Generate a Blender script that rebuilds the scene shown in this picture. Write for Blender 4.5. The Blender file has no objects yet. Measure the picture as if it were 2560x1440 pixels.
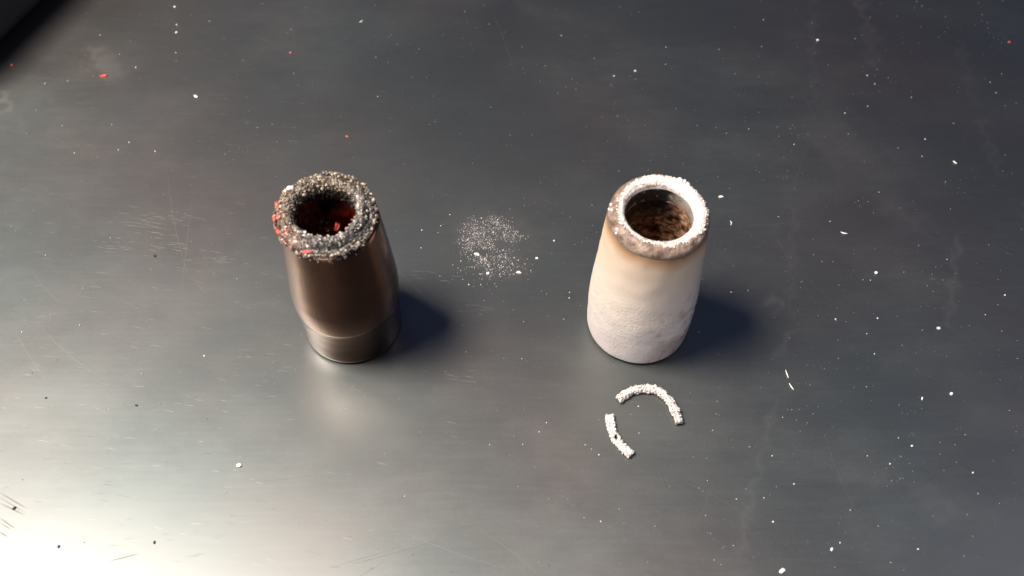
import bpy, math
import numpy as np
from mathutils import Vector, noise as mnoise

SC = bpy.context.scene
COL = SC.collection
PI = math.pi
rng = np.random.default_rng(11)

# ------------------------------------------------------------------ camera
CAM_H, PITCH, FPX = 0.229, math.radians(57.0), 2787.0
cd = bpy.data.cameras.new('camera')
cam = bpy.data.objects.new('camera', cd)
COL.objects.link(cam)
cam.location = (0, 0, CAM_H)
cam.rotation_euler = (math.radians(90) - PITCH, 0, 0)
cd.sensor_width = 36.0
cd.lens = 36.0 * FPX / 2560.0
cd.clip_start, cd.clip_end = 0.01, 20.0
cd.dof.use_dof = True
cd.dof.focus_distance = 0.262
cd.dof.aperture_fstop = 17.0
SC.camera = cam

# ------------------------------------------------------------------ world: dim bluish room
w = bpy.data.worlds.new('World')
SC.world = w
w.use_nodes = True
bg = w.node_tree.nodes['Background']
bg.inputs[0].default_value = (0.38, 0.54, 1.22, 1)
bg.inputs[1].default_value = 0.09


# ------------------------------------------------------------------ lamps
def area_lamp(name, loc, target, sx, sy, power, colour, shape='RECTANGLE'):
    l = bpy.data.lights.new(name, 'AREA')
    l.shape = shape
    l.size, l.size_y = sx, sy
    l.energy = power
    l.color = colour
    o = bpy.data.objects.new(name, l)
    COL.objects.link(o)
    o.location = loc
    o.rotation_euler = (Vector(target) - Vector(loc)).to_track_quat('-Z', 'Y').to_euler()
    return o


area_lamp('overhead_lamp', (-0.39, 0.135, 0.86), (-0.02, 0.13, 0), 0.36, 0.26, 16.5, (1.0, 0.84, 0.74), 'ELLIPSE')
area_lamp('side_lamp', (-0.72, 0.13, 0.78), (0, 0.13, 0), 0.16, 0.24, 6.0, (1.0, 0.90, 0.78))
area_lamp('right_window', (0.78, 0.32, 0.95), (0, 0.13, 0), 0.18, 0.3, 1.1, (0.86, 0.82, 1.0))
area_lamp('front_fill_lamp', (-0.20, -0.62, 0.26), (0, 0.13, 0), 0.4, 0.25, 1.9, (1.0, 0.90, 0.90))  # fill lamp, added low in front to brighten the coated nozzle

SC.view_settings.view_transform = 'Standard'
SC.view_settings.look = 'None'
SC.view_settings.exposure = 0.0
SC.view_settings.gamma = 1.0


# ------------------------------------------------------------------ helpers
def at(px, py, z=0.0):
    """point of the plate that the photograph shows at pixel (px, py) of its 2560 x 1440"""
    d = np.array([(px - 1280) / FPX, math.cos(PITCH) + (720 - py) / FPX * math.sin(PITCH),
                  -math.sin(PITCH) + (720 - py) / FPX * math.cos(PITCH)])
    t = (z - CAM_H) / d[2]
    return Vector((d[0] * t, d[1] * t, z))


def link(name, mesh, mat=None, parent=None, smooth=True):
    o = bpy.data.objects.new(name, mesh)
    COL.objects.link(o)
    if mat is not None:
        mesh.materials.append(mat)
    if smooth and len(mesh.polygons):
        mesh.polygons.foreach_set('use_smooth', [True] * len(mesh.polygons))
    if parent is not None:
        o.parent = parent
    return o


def tag(o, label=None, cat=None, group=None, kind=None):
    if label: o['label'] = label
    if cat: o['category'] = cat
    if group: o['group'] = group
    if kind: o['kind'] = kind
    return o


def mesh_from(name, V, F, colours=None):
    me = bpy.data.meshes.new(name)
    V = np.asarray(V, np.float32)
    F = np.asarray(F, np.int32)
    k = F.shape[1]
    me.vertices.add(len(V)); me.vertices.foreach_set('co', V.ravel())
    me.loops.add(F.size); me.loops.foreach_set('vertex_index', F.ravel())
    me.polygons.add(len(F))
    me.polygons.foreach_set('loop_start', np.arange(0, F.size, k, dtype=np.int32))
    me.update(calc_edges=True)
    me.validate()
    if colours is not None:
        a = me.color_attributes.new('tint', 'FLOAT_COLOR', 'POINT')
        c = np.ones((len(V), 4), np.float32); c[:, :3] = colours
        a.data.foreach_set('color', c.ravel())
    return me


def n3(x, y, z, s, off=0.0):
    return mnoise.noise(Vector((x * s + off, y * s - off, z * s + 1.7 * off)))


def revolve(prof, n=160, disp=None, closed=False):
    """prof: list of (r, z) from start to end; returns V, F quads"""
    t = np.linspace(0, 2 * PI, n, endpoint=False)
    V, m = [], len(prof)
    for (r, z) in prof:
        for a in t:
            x, y, zz, rr = math.cos(a), math.sin(a), z, r
            if disp:
                rr, zz = disp(a, r, z)
            V.append((rr * x, rr * y, zz))
    F = []
    rows = m if closed else m - 1
    for i in range(rows):
        j = (i + 1) % m
        for k in range(n):
            k2 = (k + 1) % n
            F.append((i * n + k, i * n + k2, j * n + k2, j * n + k))
    return V, F


def dense(prof, step):
    out = []
    for (r0, z0), (r1, z1) in zip(prof[:-1], prof[1:]):
        L = math.hypot(r1 - r0, z1 - z0)
        k = max(1, int(L / step))
        for i in range(k):
            f = i / k
            out.append((r0 + (r1 - r0) * f, z0 + (z1 - z0) * f))
    out.append(prof[-1])
    return out


# icosphere templates
def ico(sub):
    t = (1 + 5 ** .5) / 2
    V = [(-1, t, 0), (1, t, 0), (-1, -t, 0), (1, -t, 0), (0, -1, t), (0, 1, t), (0, -1, -t), (0, 1, -t),
         (t, 0, -1), (t, 0, 1), (-t, 0, -1), (-t, 0, 1)]
    F = [(0, 11, 5), (0, 5, 1), (0, 1, 7), (0, 7, 10), (0, 10, 11), (1, 5, 9), (5, 11, 4), (11, 10, 2), (10, 7, 6),
         (7, 1, 8), (3, 9, 4), (3, 4, 2), (3, 2, 6), (3, 6, 8), (3, 8, 9), (4, 9, 5), (2, 4, 11), (6, 2, 10),
         (8, 6, 7), (9, 8, 1)]
    V = [np.array(v) / np.linalg.norm(v) for v in V]
    for _ in range(sub):
        mid, NF = {}, []
        def m(a, b):
            k = (min(a, b), max(a, b))
            if k not in mid:
                q = V[a] + V[b]; V.append(q / np.linalg.norm(q)); mid[k] = len(V) - 1
            return mid[k]
        for a, b, c in F:
            ab, bc, ca = m(a, b), m(b, c), m(c, a)
            NF += [(a, ab, ca), (b, bc, ab), (c, ca, bc), (ab, bc, ca)]
        F = NF
    return np.array(V), np.array(F)


ICO = [ico(0), ico(1), ico(2)]


def lump_set(pts, radii, sub=1, flat=None, jitter=0.14, stretch=0.35, cols=None, r=rng):
    """many small irregular lumps in one vertex / face list"""
    BV, BF = ICO[sub]
    N, nv = len(pts), len(BV)
    out = np.zeros((N, nv, 3)); FF = np.zeros((N, len(BF), 3), int)
    for i in range(N):
        M = np.linalg.qr(r.normal(size=(3, 3)))[0]
        s = 1 + r.uniform(-stretch, stretch, 3)
        q = BV * (1 + r.normal(size=(nv, 1)) * jitter) * s
        q = q @ M.T
        if flat is not None: q[:, 2] *= flat
        out[i] = q * radii[i] + pts[i]
        FF[i] = BF + i * nv
    C = None
    if cols is not None:
        C = np.repeat(np.asarray(cols), nv, axis=0)
    return out.reshape(-1, 3), FF.reshape(-1, 3), C


# ------------------------------------------------------------------ materials
class M:
    def __init__(s, name):
        s.m = bpy.data.materials.new(name)
        s.m.use_nodes = True
        s.t = s.m.node_tree
        s.b = s.t.nodes['Principled BSDF']
    def n(s, typ, **kw):
        nd = s.t.nodes.new(typ)
        for k, v in kw.items():
            if k.startswith('i_'):
                key = k[2:]
                nd.inputs[int(key) if key.isdigit() else key.replace('_', ' ')].default_value = v
            else:
                setattr(nd, k, v)
        return nd
    def l(s, a, b): s.t.links.new(a, b)
    def set(s, **kw):
        for k, v in kw.items():
            s.b.inputs[k.replace('_', ' ')].default_value = v
        return s
    def coord(s, scale=(1, 1, 1), rot=(0, 0, 0)):
        tc = s.n('ShaderNodeTexCoord')
        mp = s.n('ShaderNodeMapping')
        mp.inputs['Scale'].default_value = scale
        mp.inputs['Rotation'].default_value = rot
        s.l(tc.outputs['Object'], mp.inputs[0])
        return mp.outputs[0]
    def noise(s, vec, scale, detail=4, rough=.55):
        nd = s.n('ShaderNodeTexNoise')
        nd.inputs['Scale'].default_value = scale
        nd.inputs['Detail'].default_value = detail
        nd.inputs['Roughness'].default_value = rough
        s.l(vec, nd.inputs['Vector'])
        return nd.outputs[0]
    def ramp(s, fac, stops, interp='LINEAR'):
        nd = s.n('ShaderNodeValToRGB')
        cr = nd.color_ramp
        cr.interpolation = interp
        while len(cr.elements) > 1: cr.elements.remove(cr.elements[-1])
        for i, (p, c) in enumerate(stops):
            e = cr.elements[0] if i == 0 else cr.elements.new(p)
            e.position = p
            e.color = c if len(c) == 4 else (*c, 1)
        s.l(fac, nd.inputs[0])
        return nd.outputs[0]
    def mix(s, fac, a, b, mode='MIX'):
        nd = s.n('ShaderNodeMix', data_type='RGBA', blend_type=mode)
        for k, v in ((0, fac), (6, a), (7, b)):
            if hasattr(v, 'links') or isinstance(v, bpy.types.NodeSocket): s.l(v, nd.inputs[k])
            elif isinstance(v, (int, float)): nd.inputs[k].default_value = v
            else: nd.inputs[k].default_value = v if len(v) == 4 else (*v, 1)
        return nd.outputs[2]
    def math(s, op, a, b=0.0, clamp=False):
        nd = s.n('ShaderNodeMath', operation=op, use_clamp=clamp)
        for k, v in ((0, a), (1, b)):
            if isinstance(v, bpy.types.NodeSocket): s.l(v, nd.inputs[k])
            else: nd.inputs[k].default_value = v
        return nd.outputs[0]
    def bump(s, h, dist, strength=1.0):
        nd = s.n('ShaderNodeBump')
        nd.inputs['Distance'].default_value = dist
        nd.inputs['Strength'].default_value = strength
        s.l(h, nd.inputs['Height'])
        s.l(nd.outputs[0], s.b.inputs['Normal'])
        return nd
    def out(s, sock, name): s.l(sock, s.b.inputs[name])


def g(v): return (v, v, v, 1)


# brushed steel plate
WIDE_R, WIDE_W, TIGHT_R = .49, .45, .26
P = M('brushed_steel')
cv = P.coord()
br = P.coord(scale=(60, 900, 1), rot=(0, 0, math.radians(-4)))
streak = P.noise(br, 1.0, 5, .65)
blot = P.noise(cv, 14, 3, .5)
blot2 = P.noise(cv, 55, 4, .6)
base = P.ramp(blot, [(.32, (.150, .182, .182)), (.5, (.165, .182, .180)), (.68, (.184, .180, .176))])
base = P.mix(P.math('MULTIPLY', P.math('SUBTRACT', streak, .5), .18, True), base, (.31, .31, .31))
at_s = P.n('ShaderNodeAttribute', attribute_name='tint')
sep = P.n('ShaderNodeSeparateColor'); P.l(at_s.outputs['Color'], sep.inputs[0])
smear = P.math('MULTIPLY', sep.outputs[0], P.math('ADD', P.math('MULTIPLY', blot2, 1.2), .3), True)
P.out(base, 'Base Color')
P.out(P.math('SUBTRACT', 1.0, P.math('MULTIPLY', smear, .8), True), 'Metallic')
base2 = P.mix(smear, base, (.36, .33, .32))
P.out(base2, 'Base Color')
smud = P.ramp(P.noise(P.coord(scale=(1, 1.6, 1), rot=(0, 0, .6)), 22, 6, .62), [(.42, g(0)), (.68, g(1))])
fine = P.noise(P.coord(scale=(1400, 1400, 1)), 1.0, 2, .5)
rg = P.math('ADD', P.math('MULTIPLY', streak, .05), P.math('ADD', P.math('MULTIPLY', smud, .09), P.math('MULTIPLY', fine, .05)))
P.out(P.math('ADD', P.math('ADD', rg, TIGHT_R), P.math('MULTIPLY', smear, .2)), 'Roughness')
P.set(Anisotropic=.3)
P.bump(streak, .00001, .3)
# a second, wide lobe: old, finely scratched surface
wide = P.n('ShaderNodeBsdfAnisotropic' if hasattr(bpy.types, 'ShaderNodeBsdfAnisotropic') else 'ShaderNodeBsdfGlossy')
wide.inputs['Roughness'].default_value = WIDE_R
P.l(base2, wide.inputs['Color'])
mx = P.n('ShaderNodeMixShader'); mx.inputs[0].default_value = WIDE_W
outn = P.t.nodes['Material Output']
P.l(P.b.outputs[0], mx.inputs[1]); P.l(wide.outputs[0], mx.inputs[2]); P.l(mx.outputs[0], outn.inputs[0])
STEEL = P.m

# scratches
P = M('bright_scratch'); P.set(Metallic=1.0, Roughness=.5); P.b.inputs['Base Color'].default_value = (.28, .275, .265, 1)
SCRATCH = P.m
P = M('dull_scratch'); P.set(Metallic=.9, Roughness=.6); P.b.inputs['Base Color'].default_value = (.16, .155, .15, 1)
SCRATCH_D = P.m

# browned metal
P = M('heat_browned_metal')
cv = P.coord(); ns = P.noise(cv, 160, 5, .6); nb = P.noise(cv, 55, 3)
ring = P.noise(P.coord(scale=(1500, 1500, 25)), 1, 4)
soot = P.ramp(P.noise(P.coord(scale=(90, 90, 45)), 1, 5, .6), [(.45, g(0)), (.7, g(1))])
P.out(P.mix(P.math('MULTIPLY', soot, .55), P.ramp(nb, [(.3, (.18, .088, .056)), (.7, (.24, .128, .084))]), (.075, .05, .045)), 'Base Color')
P.set(Metallic=1.0)
P.out(P.math('ADD', P.math('MULTIPLY', ns, .10), .14), 'Roughness')
P.bump(ring, .00003, .6)
BROWN = P.m

P = M('copper_collar')
cv = P.coord(); ns = P.noise(cv, 220, 5, .6); nb = P.noise(cv, 70, 3)
P.out(P.ramp(nb, [(.3, (.085, .043, .027)), (.7, (.12, .065, .041))]), 'Base Color')
P.set(Metallic=1.0)
P.out(P.math('ADD', P.math('MULTIPLY', ns, .12), .15), 'Roughness')
COPPER = P.m

# bore of the clogged nozzle: black soot above, bare red copper below
P = M('sooty_red_copper')
tc = P.n('ShaderNodeTexCoord'); sx = P.n('ShaderNodeSeparateXYZ'); P.l(tc.outputs['Object'], sx.inputs[0])
cv = P.coord(); nz = P.noise(cv, 260, 5, .65)
h = P.math('ADD', P.math('MULTIPLY', sx.outputs[2], 60.0), P.math('MULTIPLY', nz, .9))
soot = P.ramp(h, [(0, g(0)), (.0, g(0)), (1.0, g(1))])
hs = P.math('SUBTRACT', h, P.math('ADD', 2.30, P.math('MULTIPLY', sx.outputs[0], 80.0)), True)
P.out(P.mix(P.math('MULTIPLY', hs, 2.2, True), (.17, .006, .004), (.018, .017, .020)), 'Base Color')
P.set(Roughness=.25, Metallic=.3)
P.bump(nz, .0003, .8)
BORE_RED = P.m

# spatter crust (colour per grain)
P = M('spatter_metal')
a = P.n('ShaderNodeAttribute', attribute_name='tint')
cv = P.coord(); ns = P.noise(cv, 1500, 3)
P.out(P.mix(P.math('MULTIPLY', ns, .6), a.outputs['Color'], (.10, .085, .07)), 'Base Color')
P.set(Metallic=.3, Roughness=.38)
SPATTER = P.m

P = M('white_spatter')
a = P.n('ShaderNodeAttribute', attribute_name='tint')
P.out(a.outputs['Color'], 'Base Color')
cv = P.coord(); ns = P.noise(cv, 2200, 4)
P.set(Roughness=.5)
P.bump(ns, .00008, .6)
WHITE_SP = P.m

P = M('red_paint_flake'); P.set(Roughness=.4)
cv = P.coord(); P.out(P.ramp(P.noise(cv, 900, 3), [(.3, (.55, .05, .035)), (.7, (.80, .16, .12))]), 'Base Color')
RED = P.m
P = M('dark_crumb'); P.set(Roughness=.55); P.b.inputs['Base Color'].default_value = (.05, .045, .04, 1); DARK = P.m
P = M('white_crumb'); P.set(Roughness=.35); P.b.inputs['Base Color'].default_value = (.88, .87, .84, 1); WHITE = P.m
P = M('dust_grain')
a = P.n('ShaderNodeAttribute', attribute_name='tint'); P.out(a.outputs['Color'], 'Base Color'); P.set(Roughness=.4)
DUST = P.m
P = M('matte_black'); P.set(Roughness=.5)
cv = P.coord(); nz = P.noise(cv, 900, 3)
P.out(P.ramp(nz, [(.3, (.012, .012, .015)), (.7, (.02, .02, .024))]), 'Base Color'); P.bump(nz, .0001, .4)
BLACK = P.m

# chalky anti-spatter coating with a scorched top
P = M('chalky_coating')
tc = P.n('ShaderNodeTexCoord'); sx = P.n('ShaderNodeSeparateXYZ'); P.l(tc.outputs['Object'], sx.inputs[0])
cv = P.coord()
nA = P.noise(cv, 120, 5, .6); nB = P.noise(cv, 330, 5, .65); nC = P.noise(cv, 1700, 3, .6); nD = P.noise(cv, 60, 4, .6)
z = P.math('ADD', sx.outputs[2], P.math('MULTIPLY', P.math('SUBTRACT', nA, .5), .0035))
zz = P.math('MULTIPLY', z, 1 / .046, True)
col = P.ramp(zz, [(0, (.70, .665, .645)), (.28, (.72, .675, .62)), (.55, (.72, .65, .55)), (.815, (.68, .56, .42)),
                  (.872, (.50, .32, .18)), (.905, (.20, .12, .075)), (.95, (.26, .20, .155)), (1, (.30, .235, .19))])
blotch = P.ramp(nB, [(.52, g(0)), (.68, g(1))])
mauve = P.ramp(nD, [(.49, g(0)), (.60, g(1))])
low = P.ramp(zz, [(0, g(.8)), (.42, g(1)), (.6, g(0))])
sidem = P.ramp(P.math('ADD', P.math('MULTIPLY', sx.outputs[0], 45), .45), [(.35, g(.12)), (.8, g(1))])  # smudges strongest on the right, with that side's shading put into the colour
f = P.math('MULTIPLY', P.math('MULTIPLY', P.math('ADD', P.math('MULTIPLY', blotch, .5), P.math('MULTIPLY', mauve, .55)), low), sidem)
col = P.mix(P.math('MULTIPLY', f, 1.35, True), col, (.26, .165, .15))
speck = P.ramp(nC, [(.60, g(0)), (.72, g(1))])
col = P.mix(P.math('MULTIPLY', P.math('MULTIPLY', speck, low), .5), col, (.27, .20, .16))
P.out(col, 'Base Color')
P.set(Roughness=.72)
P.b.inputs['Specular IOR Level'].default_value = .3
grain = P.math('ADD', P.math('MULTIPLY', nC, .6), P.math('MULTIPLY', nB, .5))
P.bump(P.math('MULTIPLY', grain, P.math('ADD', P.math('MULTIPLY', low, .8), .2)), .00032, .8)
CHALK = P.m

# fused lip
P = M('scorched_lip')
a = P.n('ShaderNodeAttribute', attribute_name='tint')
cv = P.coord(); nB = P.noise(cv, 900, 5, .65); nC = P.noise(cv, 480, 5, .65)
dark = P.mix(P.ramp(nC, [(.35, g(0)), (.65, g(1))]), (.12, .078, .055), (.38, .30, .24))
white = P.mix(P.ramp(nB, [(.48, g(0)), (.60, g(1))]), (.84, .80, .74), (.42, .36, .30))
sp = P.n('ShaderNodeSeparateColor'); P.l(a.outputs['Color'], sp.inputs[0])
fm = P.ramp(P.math('ADD', sp.outputs[0], P.math('MULTIPLY', P.math('SUBTRACT', nB, .5), .9)), [(.42, g(0)), (.55, g(1))])
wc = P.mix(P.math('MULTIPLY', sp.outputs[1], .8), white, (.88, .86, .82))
P.out(P.mix(fm, dark, wc), 'Base Color')
P.set(Roughness=.42)
P.bump(P.math('ADD', nB, nC), .00035, .7)
LIP = P.m

P = M('rusty_bore')
tc = P.n('ShaderNodeTexCoord'); sx = P.n('ShaderNodeSeparateXYZ'); P.l(tc.outputs['Object'], sx.inputs[0])
cv = P.coord(); nB = P.noise(cv, 420, 5, .7); nC = P.noise(cv, 150, 3)
rust = P.ramp(nB, [(.38, (.012, .008, .006)), (.50, (.27, .14, .075)), (.66, (.70, .47, .31))])
hz = P.math('ADD', sx.outputs[2], P.math('MULTIPLY', P.math('SUBTRACT', nC, .5), .006))
ringf = P.ramp(P.math('MULTIPLY', hz, 1 / .046, True), [(.84, g(0)), (.885, g(1))])
col = P.mix(ringf, rust, (.45, .43, .40))
# soot on the left and far side of the bore
sd = P.math('ADD', P.math('MULTIPLY', sx.outputs[1], 110), P.math('MULTIPLY', sx.outputs[0], -90))
sd = P.math('ADD', sd, P.math('MULTIPLY', P.math('SUBTRACT', nB, .5), 1.1))
sz = P.ramp(P.math('MULTIPLY', hz, 1 / .046, True), [(.66, g(0)), (.78, g(1))])
sm = P.math('MULTIPLY', P.ramp(sd, [(.05, g(0)), (.5, g(1))]), sz)
P.out(P.mix(sm, col, (.018, .017, .017)), 'Base Color')
P.set(Roughness=.45, Metallic=.25)
P.bump(nB, .0006, .8)
BORE_RUST = P.m


# ------------------------------------------------------------------ the plate
def seg_dist(X, Y, a, b):
    ax, ay, bx, by = a.x, a.y, b.x, b.y
    dx, dy = bx - ax, by - ay
    t = np.clip(((X - ax) * dx + (Y - ay) * dy) / (dx * dx + dy * dy), 0, 1)
    return np.hypot(X - ax - t * dx, Y - ay - t * dy), t


xs = np.concatenate([np.linspace(-.60, -.175, 12)[:-1], np.arange(-.175, .175, .0007), np.linspace(.175, .60, 12)])
ys = np.concatenate([np.linspace(-.25, .06, 8)[:-1], np.arange(.06, .28, .0007), np.linspace(.28, .75, 12)])
X, Y = np.meshgrid(xs, ys)
Sm = np.zeros_like(X)
for (a, b, wd, st) in [((235, 120), (262, 175), .0016, .22), ((262, 150), (285, 185), .0030, .20),
                       ((0, 235), (22, 275), .0010, .30), ((0, 1235), (60, 1300), .0022, -.5), ((0, 1300), (35, 1340), .002, -.5),
                       ((2145, 0), (2170, 70), .0012, .14), ((2170, 70), (2185, 150), .0022, .10),
                       ((2080, 330), (2140, 400), .0060, .10), ((2400, 120), (2440, 270), .0010, .06),
                       ((2450, 300), (2500, 440), .0012, .09), ((2395, 590), (2370, 820), .0009, .13),
                       ((1972, 830), (1945, 890), .0009, .14), ((1940, 1000), (1900, 1150), .0007, .12), ((1900, 1150), (1850, 1380), .0007, .12),
                       ((2030, 0), (2035, 250), .0008, .07), ((1985, 520), (1975, 800), .0007, .08),
                       ((2320, 1230), (2365, 1275), .0028, .13), ((2230, 520), (2290, 560), .0030, .10),
                       ((1930, 750), (1945, 765), .0012, .25), ((1200, 580), (1250, 600), .0065, .24), ((1230, 640), (1270, 670), .0045, .2),
                       ((1800, 980), (1950, 990), .002, .06), ((2110, 1185), (2190, 1195), .002, .07),
                       ((48, 300), (55, 330), .0012, .12), ((640, 1040), (700, 1080), .006, .04)]:
    wv = .0009 * np.sin(X * 900 + Y * 500) + .0007 * np.sin(Y * 1300 - X * 700 + 1)
    d, t = seg_dist(X + wv, Y + wv * .7, at(*a), at(*b)); st = st * .55
    Sm = np.maximum(Sm, np.exp(-(d / wd) ** 2) * abs(st)) if st > 0 else Sm
nx, ny = len(xs), len(ys)
V = np.stack([X.ravel(), Y.ravel(), np.zeros(X.size)], -1)
idx = np.arange(nx * ny).reshape(ny, nx)
F = np.stack([idx[:-1, :-1].ravel(), idx[:-1, 1:].ravel(), idx[1:, 1:].ravel(), idx[1:, :-1].ravel()], -1)
plate = link('steel_plate', mesh_from('steel_plate', V, F, np.repeat(Sm.ravel()[:, None], 3, 1)), STEEL)
tag(plate, 'dark grey brushed steel plate under both nozzles', None, None, 'structure')


# fine scratches in the plate, thin slivers of disturbed metal
def slivers(name, segs, mat, parent, zt=.00002):
    V, F = [], []
    for (x, y, ang, L, wd, bow) in segs:
        k = 4
        b0 = len(V)
        for i in range(k + 1):
            s = i / k - .5
            px = x + math.cos(ang) * s * L - math.sin(ang) * bow * (s * s) * L
            py = y + math.sin(ang) * s * L + math.cos(ang) * bow * (s * s) * L
            ww = wd * (1 - (2 * s) ** 2 * .8) / 2
            V.append((px - math.sin(ang) * -ww, py - math.cos(ang) * ww, zt))
            V.append((px + math.sin(ang) * -ww, py + math.cos(ang) * ww, zt))
        for i in range(k):
            F.append((b0 + 2 * i, b0 + 2 * i + 2, b0 + 2 * i + 3, b0 + 2 * i + 1))
    o = link(name, mesh_from(name, V, F), mat, parent, smooth=False)
    o['kind'] = 'stuff'
    return o


segs = []
for i in range(560):
    px, py = rng.uniform(-100, 1150), rng.uniform(60, 1440)
    dens = .25 + .75 * math.exp(-((py - 720) / 420) ** 2)
    if rng.random() > dens * (1.0 if px < 800 else .45): continue
    p = at(px, py)
    segs.append((p.x, p.y, math.radians(rng.normal(-7, 5)), rng.uniform(.0006, .0035), rng.uniform(.00003, .00008), rng.normal(0, .04)))
for (cx, cy, n_) in [(380, 570, 16), (440, 540, 12), (290, 610, 12), (560, 655, 12), (350, 550, 10), (450, 620, 10), (1180, 770, 8), (1150, 945, 8), (1080, 700, 8), (60, 200, 5)]:
    for k in range(n_):
        p = at(cx + rng.normal(0, 30), cy + rng.normal(0, 10))
        segs.append((p.x, p.y, math.radians(rng.normal(-8, 3)), rng.uniform(.001, .005), rng.uniform(.00005, .0001), 0))
for i in range(160):
    p = at(rng.uniform(1300, 2560), rng.uniform(0, 1440))
    segs.append((p.x, p.y, rng.uniform(0, PI), rng.uniform(.0004, .0016), rng.uniform(.00003, .00007), rng.normal(0, .3)))
for i in range(46):
    px, py = rng.uniform(0, 2560), rng.uniform(0, 1440)
    if px < 1100 and py > 900: continue
    p = at(px, py)
    segs.append((p.x, p.y, rng.choice([1.35, 1.75, .3, -.25, 2.2]) + rng.normal(0, .2), rng.uniform(.008, .04), rng.uniform(.00002, .00004), rng.normal(0, .12)))
slivers('light_scratches', segs, SCRATCH, plate)
segs = []
for i in range(60):
    px, py = rng.uniform(0, 900), rng.uniform(1080, 1430)
    p = at(px, py)
    segs.append((p.x, p.y, math.radians(rng.normal(-2, 8)), rng.uniform(.0008, .003), rng.uniform(.00004, .00008), 0))
for (a, b, wd) in [((650, 1205), (775, 1190), .00009), ((880, 1412), (1095, 1352), .00010), ((830, 1418), (1000, 1368), .00007),
                   ((0, 1232), (68, 1272), .0003), ((0, 1244), (60, 1280), .0002), ((0, 1258), (62, 1288), .0003), ((0, 1295), (38, 1322), .0003), ((0, 1306), (30, 1326), .0002), ((0, 1330), (18, 1342), .0003),
                   ((272, 1403), (345, 1385), .00022), ((900, 1440), (960, 1405), .00006)]:
    A, B = at(*a), at(*b)
    segs.append(((A.x + B.x) / 2, (A.y + B.y) / 2, math.atan2(B.y - A.y, B.x - A.x), (B - A).length, wd, .02))
slivers('dark_scratches', segs, SCRATCH_D, plate, .00003)


# ------------------------------------------------------------------ nozzles
def nozzle_root(x, y, label, rz=0, lean=0):
    o = bpy.data.objects.new('welding_nozzle', None)
    COL.objects.link(o)
    o.location = (x, y, abs(lean) * .0115 / 2)
    o.rotation_euler = (0, lean, rz)
    o.empty_display_size = .01
    tag(o, label, 'welding nozzle', 'welding nozzles standing on the plate')
    return o


def crease_rev(name, prof, mat, parent, n=200, step=.0012, disp=None):
    V, F = revolve(dense(prof, step), n, disp)
    o = link(name, mesh_from(name, V, F), mat, parent)
    return o


# left: clogged nozzle
NL = nozzle_root(-.0381, .1388, 'dark brown metal nozzle whose rim is clogged with rough grey spatter', 0, 0)
collar = crease_rev('collar', [(.0080, .0006), (.0110, .0004), (.01145, .0006), (.01155, .0010), (.01160, .0060), (.01176, .0095), (.01202, .01285), (.01204, .01296), (.01204, .01300), (.01200, .01301), (.0100, .01302)], COPPER, NL, 220, .0008)
sleeve = crease_rev('sleeve', [(.0105, .01305), (.01199, .01306), (.01204, .01309), (.01206, .01314), (.01208, .0132), (.01220, .0148), (.01228, .0165), (.01230, .0182),
                               (.01227, .0198), (.01194, .0245), (.01140, .031), (.01086, .0370), (.01043, .0412), (.0102, .0420),
                               (.0085, .0425), (.0066, .0423)], BROWN, NL, 240, .0007)
bore = crease_rev('bore_lining', [(.0066, .0420), (.0066, .034), (.0070, .030), (.0078, .022), (.0079, .0005)], BORE_RED, NL, 160, .0008,
                  lambda a, r, z: (r + .00025 * n3(math.cos(a) * .008, math.sin(a) * .008, z, 700), z))

# the crust: ring of fused grains, inner ring higher and grey, outer ring lower and tan
pts, rad, cols = [], [], []


def crust_col(a, rr):
    """a: angle, image left = pi. olive tan far/left, cool grey right/near, pink-red at the left edge"""
    x, y = math.cos(a), math.sin(a)
    tan = np.array((.58, .50, .39)); grey = np.array((.62, .61, .56)); pink = np.array((.78, .34, .25))
    wg = min(1, max(0, .5 + .65 * x - .75 * y))
    c = tan * (1 - wg) + grey * wg
    if rr > .0088:
        c = tan * .85 + c * .15
    lf = max(0.0, -x * .9 - y * .42 - .62) * 2.4
    if rr > .0082 and rng.random() < lf: c = c * .3 + pink * .7
    return c * rng.uniform(.4, 1.3)


for i in range(520):       # inner, raised ring
    a = rng.uniform(0, 2 * PI)
    wob = .00045 * n3(math.cos(a), math.sin(a), 0, 4.0)
    rr = rng.uniform(.0065, .0091) + wob
    if math.cos(a) < -.2 : rr = rng.uniform(.0066, .0095) + wob
    if -1.8 < (a if a < PI else a - 2 * PI) < .2: rr = min(rr, .0088 + rng.normal(0, .0001))
    u = (rr - .0075) / .0017
    top = .0452 - .0012 * u * u + .0009 * n3(math.cos(a), math.sin(a), rr * 200, 5.0, 3)
    zz_ = top - abs(rng.normal(0, .0004))
    r0 = rng.choice([.00014, .00022, .00032, .00045], p=[.3, .35, .27, .08])
    pts.append((rr * math.cos(a), rr * math.sin(a), zz_ - r0 * .5)); rad.append(r0); cols.append(crust_col(a, min(rr, .0085)))
for i in range(330):       # outer, lower ring
    a = rng.uniform(0, 2 * PI)
    front = max(0, math.sin(-a)) * max(0, math.cos(a - math.radians(-60)))
    rr = rng.uniform(.0091, .01075)
    u = max(0, (rr - .0098) / .0009)
    top = .0440 - .0011 * u * u + .0006 * n3(math.cos(a), math.sin(a), rr * 200, 6.0, 8) - .0009 * front
    if -math.cos(a) * .7 + math.sin(a) > .2: top += .0007
    gap = -1.8 < (a if a < PI else a - 2 * PI) < .2 and rr < .0098 + .0002 * math.sin(a * 5)
    if gap: continue
    if -1.8 < (a if a < PI else a - 2 * PI) < .2: top -= .0006
    r0 = rng.choice([.00014, .00022, .0003, .0004], p=[.3, .35, .27, .08])
    pts.append((rr * math.cos(a), rr * math.sin(a), top - r0 * .5 - abs(rng.normal(0, .0004)))); rad.append(r0); cols.append(crust_col(a, rr))
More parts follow.
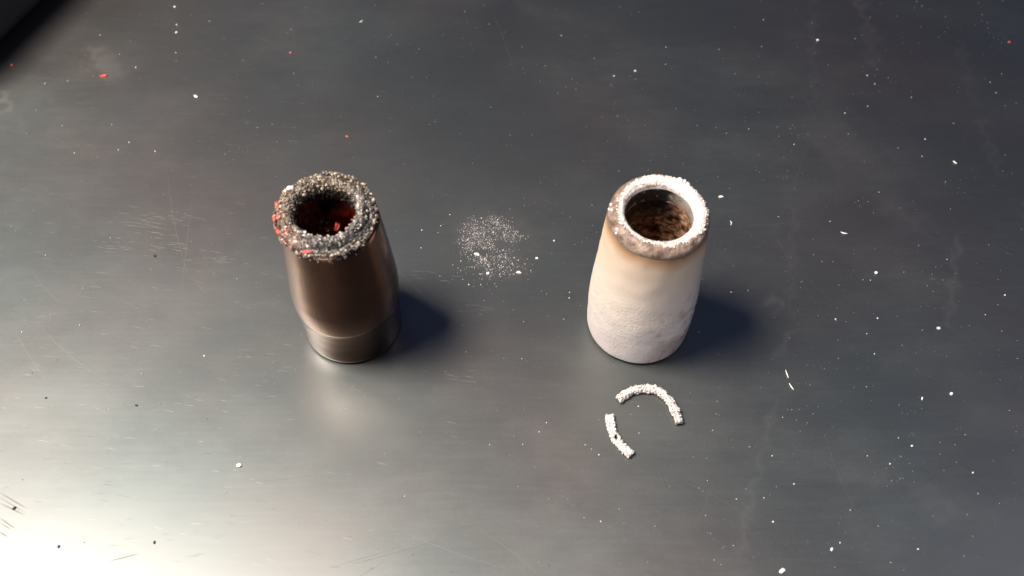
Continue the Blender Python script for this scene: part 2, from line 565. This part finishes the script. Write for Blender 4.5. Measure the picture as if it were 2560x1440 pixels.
for i in range(260):       # grains running down the inner wall, shade at depth put in their colour
    a = rng.uniform(0, 2 * PI)
    rr = .0067 + rng.uniform(-.0003, .0003); zq = .0440 - abs(rng.normal(0, .0022))
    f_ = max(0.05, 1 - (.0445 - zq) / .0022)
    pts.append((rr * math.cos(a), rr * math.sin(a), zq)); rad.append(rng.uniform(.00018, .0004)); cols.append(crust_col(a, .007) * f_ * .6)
for i in range(160):       # ragged lower fringe outside
    a = rng.uniform(0, 2 * PI)
    pts.append((.0105 * math.cos(a), .0105 * math.sin(a), .0430 + rng.uniform(-.0007, .0006))); rad.append(rng.uniform(.0002, .0004)); cols.append(crust_col(a, .0105) * .8)
V, F, C = lump_set(np.array(pts), np.array(rad), 1, None, .26, .62, cols)
# fused body of the crust: knobbly, cracked surface
prof = dense([(.0066, .0402), (.0065, .0430), (.0067, .0445), (.0072, .0453), (.0080, .0455), (.0087, .0451), (.0092, .0446), (.0097, .0443), (.0101, .0438), (.0104, .0430), (.0104, .0424), (.0101, .0417)], .00016)


def knob(x, y, z, s_):
    d = mnoise.voronoi(Vector((x * s_, y * s_, z * s_)))[0]
    return min(1.0, (d[1] - d[0]) * 1.5)


def dC(a, r, z):
    x, y = r * math.cos(a), r * math.sin(a)
    k = .00045 * knob(x, y, z, 1150) + .00042 * knob(x + .3, y, z, 520) + .00045 * n3(x, y, z, 380, 2)
    crack = 0.0
    aa = a if a < PI else a - 2 * PI
    if -2.0 < aa < .35:
        rc = .0091 + .00035 * n3(x, y, 0, 300, 9)
        crack = math.exp(-((r - rc) / .00028) ** 2) * .0013 * min(1, (aa + 2.0) * 2, (.35 - aa) * 2)
        if r > rc: crack += .0007 * min(1, (aa + 2.0) * 2, (.35 - aa) * 2)
    top = min(1, max(0, (z - .0425) / .001))
    side = 1 - top * .6
    out_ = 1 if r > .008 else -1
    return r + out_ * k * side * (1 if out_ > 0 else .9) - (.00035 if out_ > 0 else -.0002), z + (k - .0003) * top - crack * top


VB, FB = revolve(prof, 620, dC)
VB = np.array(VB); FB = np.array(FB)
FBt = np.concatenate([FB[:, [0, 1, 2]], FB[:, [0, 2, 3]]]) + len(V)
CB = np.zeros((len(VB), 3))
st_ = rng.bit_generator.state
for q, (x, y, z_) in enumerate(VB):
    a_, r_ = math.atan2(y, x), math.hypot(x, y)
    wg = min(1, max(0, .5 + .65 * math.cos(a_) - .75 * math.sin(a_)))
    c = np.array((.50, .43, .33)) * (1 - wg) + np.array((.52, .52, .48)) * wg
    lf = max(0.0, -math.cos(a_) * .9 - math.sin(a_) * .42 - .55) * 2.2
    if r_ > .0080:
        pk = min(1, lf * max(0, .5 + 1.6 * n3(x, y, z_, 500, 4)))
        c = c * (1 - .75 * pk) + np.array((.74, .28, .20)) * .75 * pk
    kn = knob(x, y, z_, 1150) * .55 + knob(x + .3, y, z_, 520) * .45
    c = c * (.07 + 1.35 * kn) * (.8 + .5 * n3(x, y, z_, 900, 7))  # shade of the crevices between knobs put into the colour
    if r_ < .0066: c = c * max(.06, 1 - (.0447 - z_) / .0016)  # painted shade, near black down the inner wall
    CB[q] = np.clip(c, .01, .9)
me = mesh_from('spatter_crust', np.concatenate([V, VB]), np.concatenate([F, FBt]), np.concatenate([C, CB]))
crust = link('spatter_crust', me, SPATTER, NL); crust.location = (-.0006, 0, 0); crust['kind'] = 'stuff'


def lump(name, r, mat, parent=None, loc=(0, 0, 0), scale=(1, 1, 1), rot=(0, 0, 0), seed=0, jit=.12, sub=2):
    rr = np.random.default_rng(seed)
    BV, BF = ICO[sub]
    V = BV.copy()
    for i, v in enumerate(V):
        k = 1 + jit * 2.2 * n3(v[0] + seed, v[1], v[2], 1.6) + jit * .8 * n3(v[0], v[1] + seed, v[2], 4)
        V[i] = v * k
    V = V * r * np.array(scale)
    o = link(name, mesh_from(name, V, BF), mat, parent)
    o.location = loc; o.rotation_euler = rot
    return o


o = lump('bead', .00062, WHITE, NL, (-.0006 - .0088 * .86, .0088 * .62, .0452), (1.3, .8, .7), (0, .2, .3), 3)
o['label'] = 'shiny white bead on the far left of the crust'
for (a, rr, zq, s_, rz_) in [(math.radians(-106), .0099, .0436, (2.2, .8, .5), .1), (math.radians(188), .0104, .0437, (.7, 1.5, .8), 0), (math.radians(168), .0105, .0440, (.8, 1.2, .6), .3),
                        (math.radians(205), .0103, .0432, (.8, 1.4, .8), .5)]:
    o = lump('red_flake', .0005, RED, NL, (rr * math.cos(a) - .0006, rr * math.sin(a), zq), s_, (0, 0, rz_), int(a * 7) + 30)
    o['label'] = 'red fleck in the crust'
o = lump('red_glint_lump', .0009, RED, NL, (-.0001, .0050, .0318), (.7, .9, 1.5), (0, .1, 0), 12, .2); o['label'] = 'red glint inside the bore, shaped as a glossy lump'  # solid red lump put in for the glint deep in the bore

# right: coated nozzle
NR = nozzle_root(.0300, .1390, 'cream chalky coated nozzle with a clean open bore and scorched lip', 0, math.radians(.8))


def dR(a, r, z):
    return r + .00010 * n3(math.cos(a) * .012, math.sin(a) * .012, z, 260), z


crease_rev('collar', [(.0080, .0007), (.0112, .0004), (.0117, .0006), (.0120, .0011), (.01212, .003), (.01230, .008), (.01236, .01320), (.01236, .01330), (.01232, .01332), (.0105, .0133)], CHALK, NR, 240, .0006, dR)
crease_rev('sleeve', [(.0105, .01336), (.01232, .01336), (.01236, .01339), (.01237, .01350), (.01232, .016), (.01204, .020), (.01165, .026), (.01124, .033),
                      (.01092, .0385), (.01068, .0414), (.0104, .0420), (.0080, .0421)], CHALK, NR, 240, .0006, dR)
VB, FB = [], []
prof = dense([(.0072, .0385), (.0072, .0425), (.00735, .0436), (.0079, .0442), (.0088, .0443), (.0096, .0439), (.0101, .0434), (.0104, .0430), (.01060, .0425), (.01066, .0421), (.01064, .0418), (.0104, .0416), (.0101, .0415)], .0002)


def dL(a, r, z):
    k = 1.0 if r > .0076 else .25
    bead = .00035 * max(0, n3(math.cos(a), math.sin(a), r * 120, 7.0, 4)) * (1 if z > .0425 else .5)
    k *= min(1, max(.25, (z - .0418) / .0014))
    fl = k * .00012 * n3(math.cos(a) * .01, math.sin(a) * .01, z, 2100, 5)
    z2 = z + k * (.00020 * n3(math.cos(a) * .01, math.sin(a) * .01, z, 700) + bead * .7) + fl
    return r + k * .00018 * n3(math.cos(a) * .01, math.sin(a) * .01, z, 520, 3), z2


V, F = revolve(prof, 460, dL)
C = np.zeros((len(V), 3))
for i, (x, y, z_) in enumerate(V):
    r = math.hypot(x, y); a = math.atan2(y, x)
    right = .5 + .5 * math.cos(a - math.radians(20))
    lim = .0092 + .0008 * math.cos(a - math.radians(32)) + .0004 * n3(math.cos(a), math.sin(a), 0, 5, 2) + .0003 * n3(math.cos(a), math.sin(a), 0, 18, 2)
    w_ = 1 / (1 + math.exp((r - lim) / .00018))
    if r < .00735: w_ *= .25 if z_ < .0422 else .8
    C[i, 0] = min(1, w_ * .95 + .02)
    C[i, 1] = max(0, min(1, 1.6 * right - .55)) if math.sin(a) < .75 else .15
lip = link('lip', mesh_from('lip', V, F, C), LIP, NR)
# beads of white spatter frozen to the lip
pts, rad, cols = [], [], []
for i in range(330):
    a = rng.uniform(0, 2 * PI)
    edge = rng.random() < .7
    lim = .0092 + .0007 * math.cos(a - math.radians(32)) + .0004 * n3(math.cos(a), math.sin(a), 0, 5, 2)
    rr = lim + rng.normal(0, .00018) if edge else rng.uniform(.0078, lim)
    zq = np.interp(rr, [.0072, .0079, .0088, .0096, .0103, .0109], [.0436, .0442, .0443, .0439, .0431, .0420])
    r0 = rng.uniform(.00008, .00022)
    pts.append((rr * math.cos(a), rr * math.sin(a), zq + .00002)); rad.append(r0); cols.append(np.array((.92, .89, .85)) * rng.uniform(.8, 1))
for (adeg, rr, dz, r0) in [(168, .0100, -.0006, .00042), (172, .0104, -.0008, .0003), (176, .0099, -.0004, .0003), (205, .0099, -.0004, .0004), (208, .0103, -.0006, .0003),
                           (60, .0092, .0002, .0007), (55, .0097, 0, .0006), (50, .0100, -.0002, .00055), (66, .0090, .0002, .0005), (183, .0100, -.0007, .0003)]:
    a = math.radians(adeg)
    zq = np.interp(rr, [.0072, .0079, .0088, .0096, .0103, .0109], [.0436, .0442, .0443, .0439, .0431, .0420])
    pts.append((rr * math.cos(a), rr * math.sin(a), zq + dz * .3)); rad.append(r0); cols.append((.92, .90, .87))
V, F, C = lump_set(np.array(pts), np.array(rad), 1, .7, .14, .4, cols)
o = link('white_spatter', mesh_from('white_spatter', V, F, C), WHITE_SP, NR); o['kind'] = 'stuff'
crease_rev('bore_lining', [(.00718, .0424), (.00718, .039), (.0074, .036), (.0078, .028), (.0080, .0006)], BORE_RUST, NR, 200, .0004,
           lambda a, r, z: (r + (.0003 if z < .039 else .00004) * n3(math.cos(a) * .008, math.sin(a) * .008, z, 900), z))


# ------------------------------------------------------------------ broken-off ring pieces
def arc_fragment(label, path, wd, ht, holes=(), seed=1, lift=None, endgrey=1.0):
    r_ = np.random.default_rng(seed)
    P2 = [at(*p) for p in path]
    # Catmull-Rom through the path
    pts_ = []
    Q = [P2[0] * 2 - P2[1]] + P2 + [P2[-1] * 2 - P2[-2]]
    for i in range(1, len(Q) - 2):
        for k in range(16):
            t = k / 16
            pts_.append(.5 * ((2 * Q[i]) + (-Q[i - 1] + Q[i + 1]) * t + (2 * Q[i - 1] - 5 * Q[i] + 4 * Q[i + 1] - Q[i + 2]) * t * t + (-Q[i - 1] + 3 * Q[i] - 3 * Q[i + 1] + Q[i + 2]) * t ** 3))
    pts_.append(P2[-1])
    n_, m_ = len(pts_), 15
    c0 = sum(pts_, Vector()) / n_
    grid_t, nor = [], []
    for i, p in enumerate(pts_):
        tg = (pts_[min(i + 1, n_ - 1)] - pts_[max(i - 1, 0)]).normalized()
        nn = Vector((-tg.y, tg.x, 0)); nor.append(nn)
        row = []
        for j in range(m_):
            u = j / (m_ - 1) * 2 - 1
            e = 1.08 + .7 * n3(p.x, p.y, u * .3, 420, seed) + .35 * n3(p.x, p.y, u, 2200, seed)
            q = p + nn * (u * wd / 2 * e)
            hh = ht * (.55 + .45 * math.sqrt(max(0, 1 - u * u))) + .00035 * n3(q.x, q.y, 0, 1900, seed)
            row.append((q.x, q.y, hh))
        grid_t.append(row)
    V = []
    for row in grid_t: V += row
    for row in grid_t: V += [(x, y, .0003 + .0001 * (k % 3)) for k, (x, y, _) in enumerate(row)]
    nb = n_ * m_
    keep = np.ones((n_ - 1, m_ - 1), bool)
    for (hx, hy, hr) in holes:
        hp = at(hx, hy)
        for i in range(n_ - 1):
            for j in range(m_ - 1):
                q = grid_t[i][j]
                if math.hypot((q[0] - hp.x), (q[1] - hp.y) * .6) < hr: keep[i, j] = False
    F = []
    edges = {}
    def addq(a, b, c, d):
        F.append((a, b, c)); F.append((a, c, d))
        for e in ((a, b), (b, c), (c, d), (d, a)): edges[e] = 1
    for i in range(n_ - 1):
        for j in range(m_ - 1):
            if keep[i, j]:
                a = i * m_ + j; addq(a, a + m_, a + m_ + 1, a + 1)
    for (a, b) in list(edges):
        if (b, a) not in edges:
            F.append((b, a, a + nb)); F.append((b, a + nb, b + nb))
    for i in range(n_ - 1):
        for j in range(m_ - 1):
            if keep[i, j]:
                a = i * m_ + j + nb; F.append((a, a + 1, a + m_ + 1)); F.append((a, a + m_ + 1, a + m_))
    V = np.array(V)
    C = np.zeros((len(V), 3)); C[:nb] = (.76, .74, .70)
    for q in range(nb): C[q] *= .62 + .38 * min(1, max(0, .7 + 1.6 * n3(V[q][0], V[q][1], V[q][2], 1900, seed)))
    C[nb - 1] *= 1; C[nb:] = (.35, .25, .16)
    # beads along both edges, ends and scattered on top
    gp, gr, gc = [], [], []
    for k in range(int(430 * n_ / 80)):
        i = r_.integers(0, n_); s = r_.random()
        p, nn = pts_[i], nor[i]
        sd_ = 1 if r_.random() < .5 else -1
        if s < .62:
            off = sd_ * wd / 2 * r_.uniform(.78, 1.08); zq = ht * r_.uniform(.25, .95)
        else:
            off = r_.uniform(-1, 1) * wd / 2 * .9; zq = ht * 1.0
        if k < 24:
            i = 0 if k < 12 else n_ - 1; p, nn = pts_[i], nor[i]; off = r_.uniform(-1, 1) * wd / 2; zq = ht * r_.uniform(.3, .9)
        q = p + nn * off
        bad = False
        for (hx, hy, hr) in holes:
            hp = at(hx, hy)
            if math.hypot(q.x - hp.x, (q.y - hp.y) * .6) < hr * 1.15: bad = True
        if bad: continue
        r0 = r_.uniform(.00008, .00021) + (.00012 if r_.random() < .2 else 0) if abs(off) > wd * .3 else r_.uniform(.0001, .0002)
        gp.append((q.x, q.y, max(r0, zq))); gr.append(r0)
        fr = i / n_
        shade = 1 - (.35 * endgrey) * max(0, fr - .55) / .45 * r_.random()
        gc.append(np.array((.88, .86, .82)) * r_.uniform(.5, 1) * shade)
    GV, GF, GC = lump_set(np.array(gp), np.array(gr), 1, None, .10, .25, gc, r_)
    V2 = np.concatenate([V, GV]); F2 = np.concatenate([np.array(F), GF + len(V)]); C2 = np.concatenate([C, GC])
    V2 = V2 - np.array([c0.x, c0.y, 0])
    o = link('spatter_ring_fragment', mesh_from('spatter_ring_fragment', V2, F2, C2), WHITE_SP)
    o.location = (c0.x, c0.y, 0)
    tag(o, label, 'spatter fragment', 'broken spatter ring pieces')
    return o


arc_fragment('longer arched white spatter fragment lying nearest the cream nozzle', [(1546, 1003), (1572, 985), (1608, 976), (1645, 983), (1672, 1007), (1688, 1035), (1697, 1062)],
             .0015, .0017, (), 5)
arc_fragment('shorter curved white spatter fragment with a small hole in it', [(1524, 1042), (1526, 1068), (1538, 1098), (1556, 1122), (1578, 1140)],
             .0016, .0012, [(1538, 1098, .00042)], 9, endgrey=.2)

# ------------------------------------------------------------------ single crumbs
RC = 'red flakes fallen on the plate'; WC = 'white crumbs fallen on the plate'; DC = 'dark crumbs on the bright part of the plate'


def crumb(name, px, py, r, mat, label, cat, grp, scale=(1, 1, .6), ang=0., seed=1, jit=.2):
    p = at(px, py)
    r *= .84
    o = lump(name, r, mat, None, (p.x, p.y, r * scale[2] * .9), scale, (0, 0, math.radians(ang)), seed, jit)
    tag(o, label, cat, grp)
    return o


crumb('red_flake', 260, 191, .00052, RED, 'long slim red flake below the pale smudge, largest of the red flakes', 'flake', RC, (2.4, .85, .6), 17, 2)
crumb('red_flake', 30, 163, .00045, RED, 'red flake in the dark shadow beside the black object', 'flake', RC, (.8, 1.1, .6), 20, 3)
crumb('red_flake', 868, 342, .00036, RED, 'tiny red flake standing alone behind the clogged nozzle', 'flake', RC, (1.5, .8, .6), -35, 4)
crumb('red_flake', 726, 132, .00030, RED, 'tiny red flake near the far edge, left of the middle', 'flake', RC, (1.5, .8, .6), -20, 5)
crumb('red_flake', 2523, 106, .00036, RED, 'pinkish red flake in the far right corner', 'flake', RC, (1.3, .8, .6), 0, 6)
WL = [(490, 242, .00055, (1.5, .7, .5), -35, 'white teardrop crumb behind the clogged nozzle at the end of a scratch'),
      (1193, 637, .00060, (1.5, .8, .5), -25, 'largest white crumb in the dust patch between the nozzles'),
      (1220, 684, .00045, (1.2, .9, .6), 10, 'white crumb at the near left edge of the dust patch'),
      (1297, 682, .00048, (1.4, .8, .6), -15, 'oval white crumb at the near right edge of the dust patch'),
      (1342, 646, .00036, (1.2, .9, .6), 15, 'small white crumb just right of the dust patch'),
      (598, 1164, .00060, (1.1, .8, .6), -10, 'white crumb alone on the bright plate in front of the clogged nozzle'),
      (1955, 1428, .00062, (1.3, .8, .6), 35, 'round white crumb at the near edge, right of the ring fragments'),
      (1802, 493, .00048, (1.4, .8, .6), 5, 'white crumb beside the lip of the cream nozzle'),
      (2190, 683, .00045, (1, 1, .7), 0, 'round white crumb right of the cream nozzle, level with its middle'),
      (2346, 821, .00045, (1.1, .9, .6), 0, 'white crumb far right beside the long pale streak'),
      (2044, 101, .00040, (1.1, .8, .6), 20, 'white crumb near the far edge, right of the middle'),
      (441, 82, .00038, (1.0, .9, .6), 10, 'white crumb in the row of specks near the far left edge'),
      (437, 18, .00036, (1.0, .9, .6), 30, 'farthest white crumb of the row near the far left edge'),
      (1588, 178, .00034, (1.2, .7, .6), 0, 'white crumb behind the cream nozzle'),
      (2079, 1374, .00040, (.8, 1.1, .6), -20, 'white crumb near the near edge, to the far right of the ring fragments'),
      (2305, 997, .00036, (.7, 1.3, .6), -20, 'slim bright crumb front right, left of its dimmer neighbour'),
      (2378, 985, .00042, (.9, 1.2, .6), -40, 'dimmer oval crumb front right, right of the slim bright crumb')]
for k, (px, py, r, s_, an, lab) in enumerate(WL):
    crumb('white_crumb', px, py, r, WHITE, lab, 'crumb', WC, s_, an, 20 + k)
for k, (px, py, r, lab) in enumerate([(341, 1014, .00034, 'black crumb on the bright plate below the clogged nozzle, rightmost of the dark crumbs'),
                                      (115, 995, .00028, 'small black crumb at the left, farthest of the dark crumbs'),
                                      (36, 1271, .00042, 'brown black crumb among the smudges at the left edge'),
                                      (147, 1367, .00036, 'dark crumb in the brightest glare at the near left'),
                                      (386, 1356, .00034, 'dark crumb in the glare beside the short dark scratch'),
                                      (387, 640, .00040, 'dark grey crumb left of the clogged nozzle')]):
    crumb('dark_crumb', px, py, r, DARK, lab, 'crumb', DC, (1.2, .8, .6), 25 * k, 60 + k)


def fibre(pts_px, r, label):
    P2 = [at(*p, z=.00025) for p in pts_px]
    n_, k = len(P2), 6
    V, F = [], []
    for i, p in enumerate(P2):
        tg = (P2[min(i + 1, n_ - 1)] - P2[max(i - 1, 0)]).normalized(); s = Vector((-tg.y, tg.x, 0))
        rr = r * (1 if 0 < i < n_ - 1 else .5)
        for j in range(k):
            a = 2 * PI * j / k
            q = p + s * math.cos(a) * rr + Vector((0, 0, math.sin(a) * rr)); V.append(q - P2[0])
    for i in range(n_ - 1):
        for j in range(k):
            j2 = (j + 1) % k
            a, b, c, d = i * k + j, i * k + j2, (i + 1) * k + j2, (i + 1) * k + j
            F += [(a, b, c), (a, c, d)]
    o = link('white_fibre', mesh_from('white_fibre', [tuple(v) for v in V], F), WHITE)
    o.location = P2[0]
    tag(o, label, 'fibre', 'short white fibres on the plate')


fibre([(2102, 580), (2109, 583), (2118, 584)], .00019, 'short white fibre lying level right of the cream nozzle lip')
fibre([(2383, 402), (2387, 406), (2392, 409)], .00019, 'slanting white fibre in the dark far right of the plate')
fibre([(1826, 552), (1829, 557), (1827, 563)], .00013, 'tiny hooked white fibre close to the cream nozzle lip')
fibre([(899, 55), (903, 54), (907, 51)], .00015, 'tiny slanted white fibre near the far edge')
fibre([(1964, 925), (1968, 936), (1971, 945)], .00014, 'thin pale fibre front right of the cream nozzle shadow')
fibre([(1973, 958), (1979, 968), (1984, 974)], .00014, 'pale bent fibre just below the thin one right of the shadow')

# ------------------------------------------------------------------ dust
pts, rad, cols = [], [], []


def add_dust(px, py, r, bright):
    p = at(px, py); pts.append((p.x, p.y, r * .45)); rad.append(r)
    cols.append(np.array((.80, .79, .77)) * bright)


for i in range(1900):
    px, py = rng.uniform(-60, 2620), rng.uniform(-60, 1480)
    k = 1.0 if px > 1300 else .65
    if py > 1000 and px < 900: k = .25
    if rng.random() > k: continue
    r = .00005 + .00010 * rng.random() ** 3 + (.00008 if rng.random() < .05 else 0)
    add_dust(px, py, r, rng.uniform(.15, .6))
for i in range(60):                                    # small clusters
    cx, cy = rng.uniform(0, 2560), rng.uniform(0, 1200)
    for k in range(rng.integers(3, 9)):
        add_dust(cx + rng.normal(0, 22), cy + rng.normal(0, 14), rng.uniform(.00004, .0001), rng.uniform(.2, .7))
for (px, py) in [(442, 62), (440, 132), (441, 152), (524, 54), (340, 169), (113, 209), (169, 203), (186, 383), (388, 379), (280, 312), (323, 356), (251, 88), (299, 136),
                 (1665, 118), (1535, 190), (2168, 189), (2187, 210), (2169, 266), (2112, 283), (2313, 348), (2475, 206), (2490, 232), (2504, 185), (1872, 323), (1985, 361),
                 (2197, 481), (1946, 542), (2075, 554), (2176, 701), (1870, 727), (1828, 731), (2463, 787), (2512, 738), (2089, 798), (2167, 835), (2186, 885), (2194, 796),
                 (511, 890), (114, 638), (276, 595), (55, 830), (272, 1023), (1102, 565), (1055, 576), (1125, 537), (1095, 582), (1053, 620), (1132, 662), (1172, 712), (1202, 712), (1385, 602),
                 (1424, 731), (1423, 745), (1305, 897), (1366, 1057), (1348, 1080), (1596, 1016), (1597, 1083), (1497, 1137), (1463, 1112), (1460, 1294), (1502, 1304), (1548, 1272),
                 (1910, 1245), (1930, 1140), (2246, 1095), (2280, 1115), (2225, 1160), (2100, 1357), (2432, 1182), (2295, 1373), (1933, 1305), (1985, 1210), (1841, 1248)]:
    add_dust(px, py, rng.uniform(.00013, .00021), .95)
# the patch of fine spatter between the nozzles
for i in range(2600):
    while True:
        a, q = rng.uniform(0, 2 * PI), math.sqrt(rng.random()) * (1 + rng.normal(0, .16))
        px, py = 1232 + 88 * q * math.cos(a), 600 + 62 * q * math.sin(a)
        if q < 1.25: break
    dn = .62 + 1.3 * mnoise.noise(Vector((px / 38, py / 26, 3))) - (px - 1232) / 260 - max(0, (math.hypot((px - 1232) / 88, (py - 600) / 62) - .75)) * .9
    if rng.random() > dn: continue
    if 625 < py < 640 and rng.random() < .5: continue
    add_dust(px, py, rng.uniform(.00005, .00012) + (.00007 if rng.random() < .07 else 0), rng.uniform(.2, .75))
for i in range(200):
    add_dust(1235 + rng.normal(0, 45), 668 + rng.normal(0, 16), rng.uniform(.00006, .00015), rng.uniform(.3, .9))
V, F, C = lump_set(np.array(pts), np.array(rad), 0, .6, .15, .5, cols)
dust = link('dust', mesh_from('dust', V, F, C), DUST, None, smooth=False)
tag(dust, 'fine pale dust and spatter specks scattered over the plate', None, None, 'stuff')


# ------------------------------------------------------------------ unidentified black object at the far left corner, shaped as a plain block
def rounded_block(name, L, W, H, bev):
    import bmesh
    bm = bmesh.new()
    bmesh.ops.create_cube(bm, size=1)
    bmesh.ops.scale(bm, vec=(L, W, H), verts=bm.verts)
    bmesh.ops.bevel(bm, geom=bm.edges[:], offset=bev, segments=5, profile=.5, affect='EDGES')
    me = bpy.data.meshes.new(name); bm.to_mesh(me); bm.free()
    return me


p = at(0, 0)
o = link('black_block', rounded_block('black_block', .12, .06, .040, .006), BLACK)
o.location = (-.1535, .279, .020)
o.rotation_euler = (0, 0, math.radians(64))
tag(o, 'plain matte black block cut off by the far left corner', 'block')
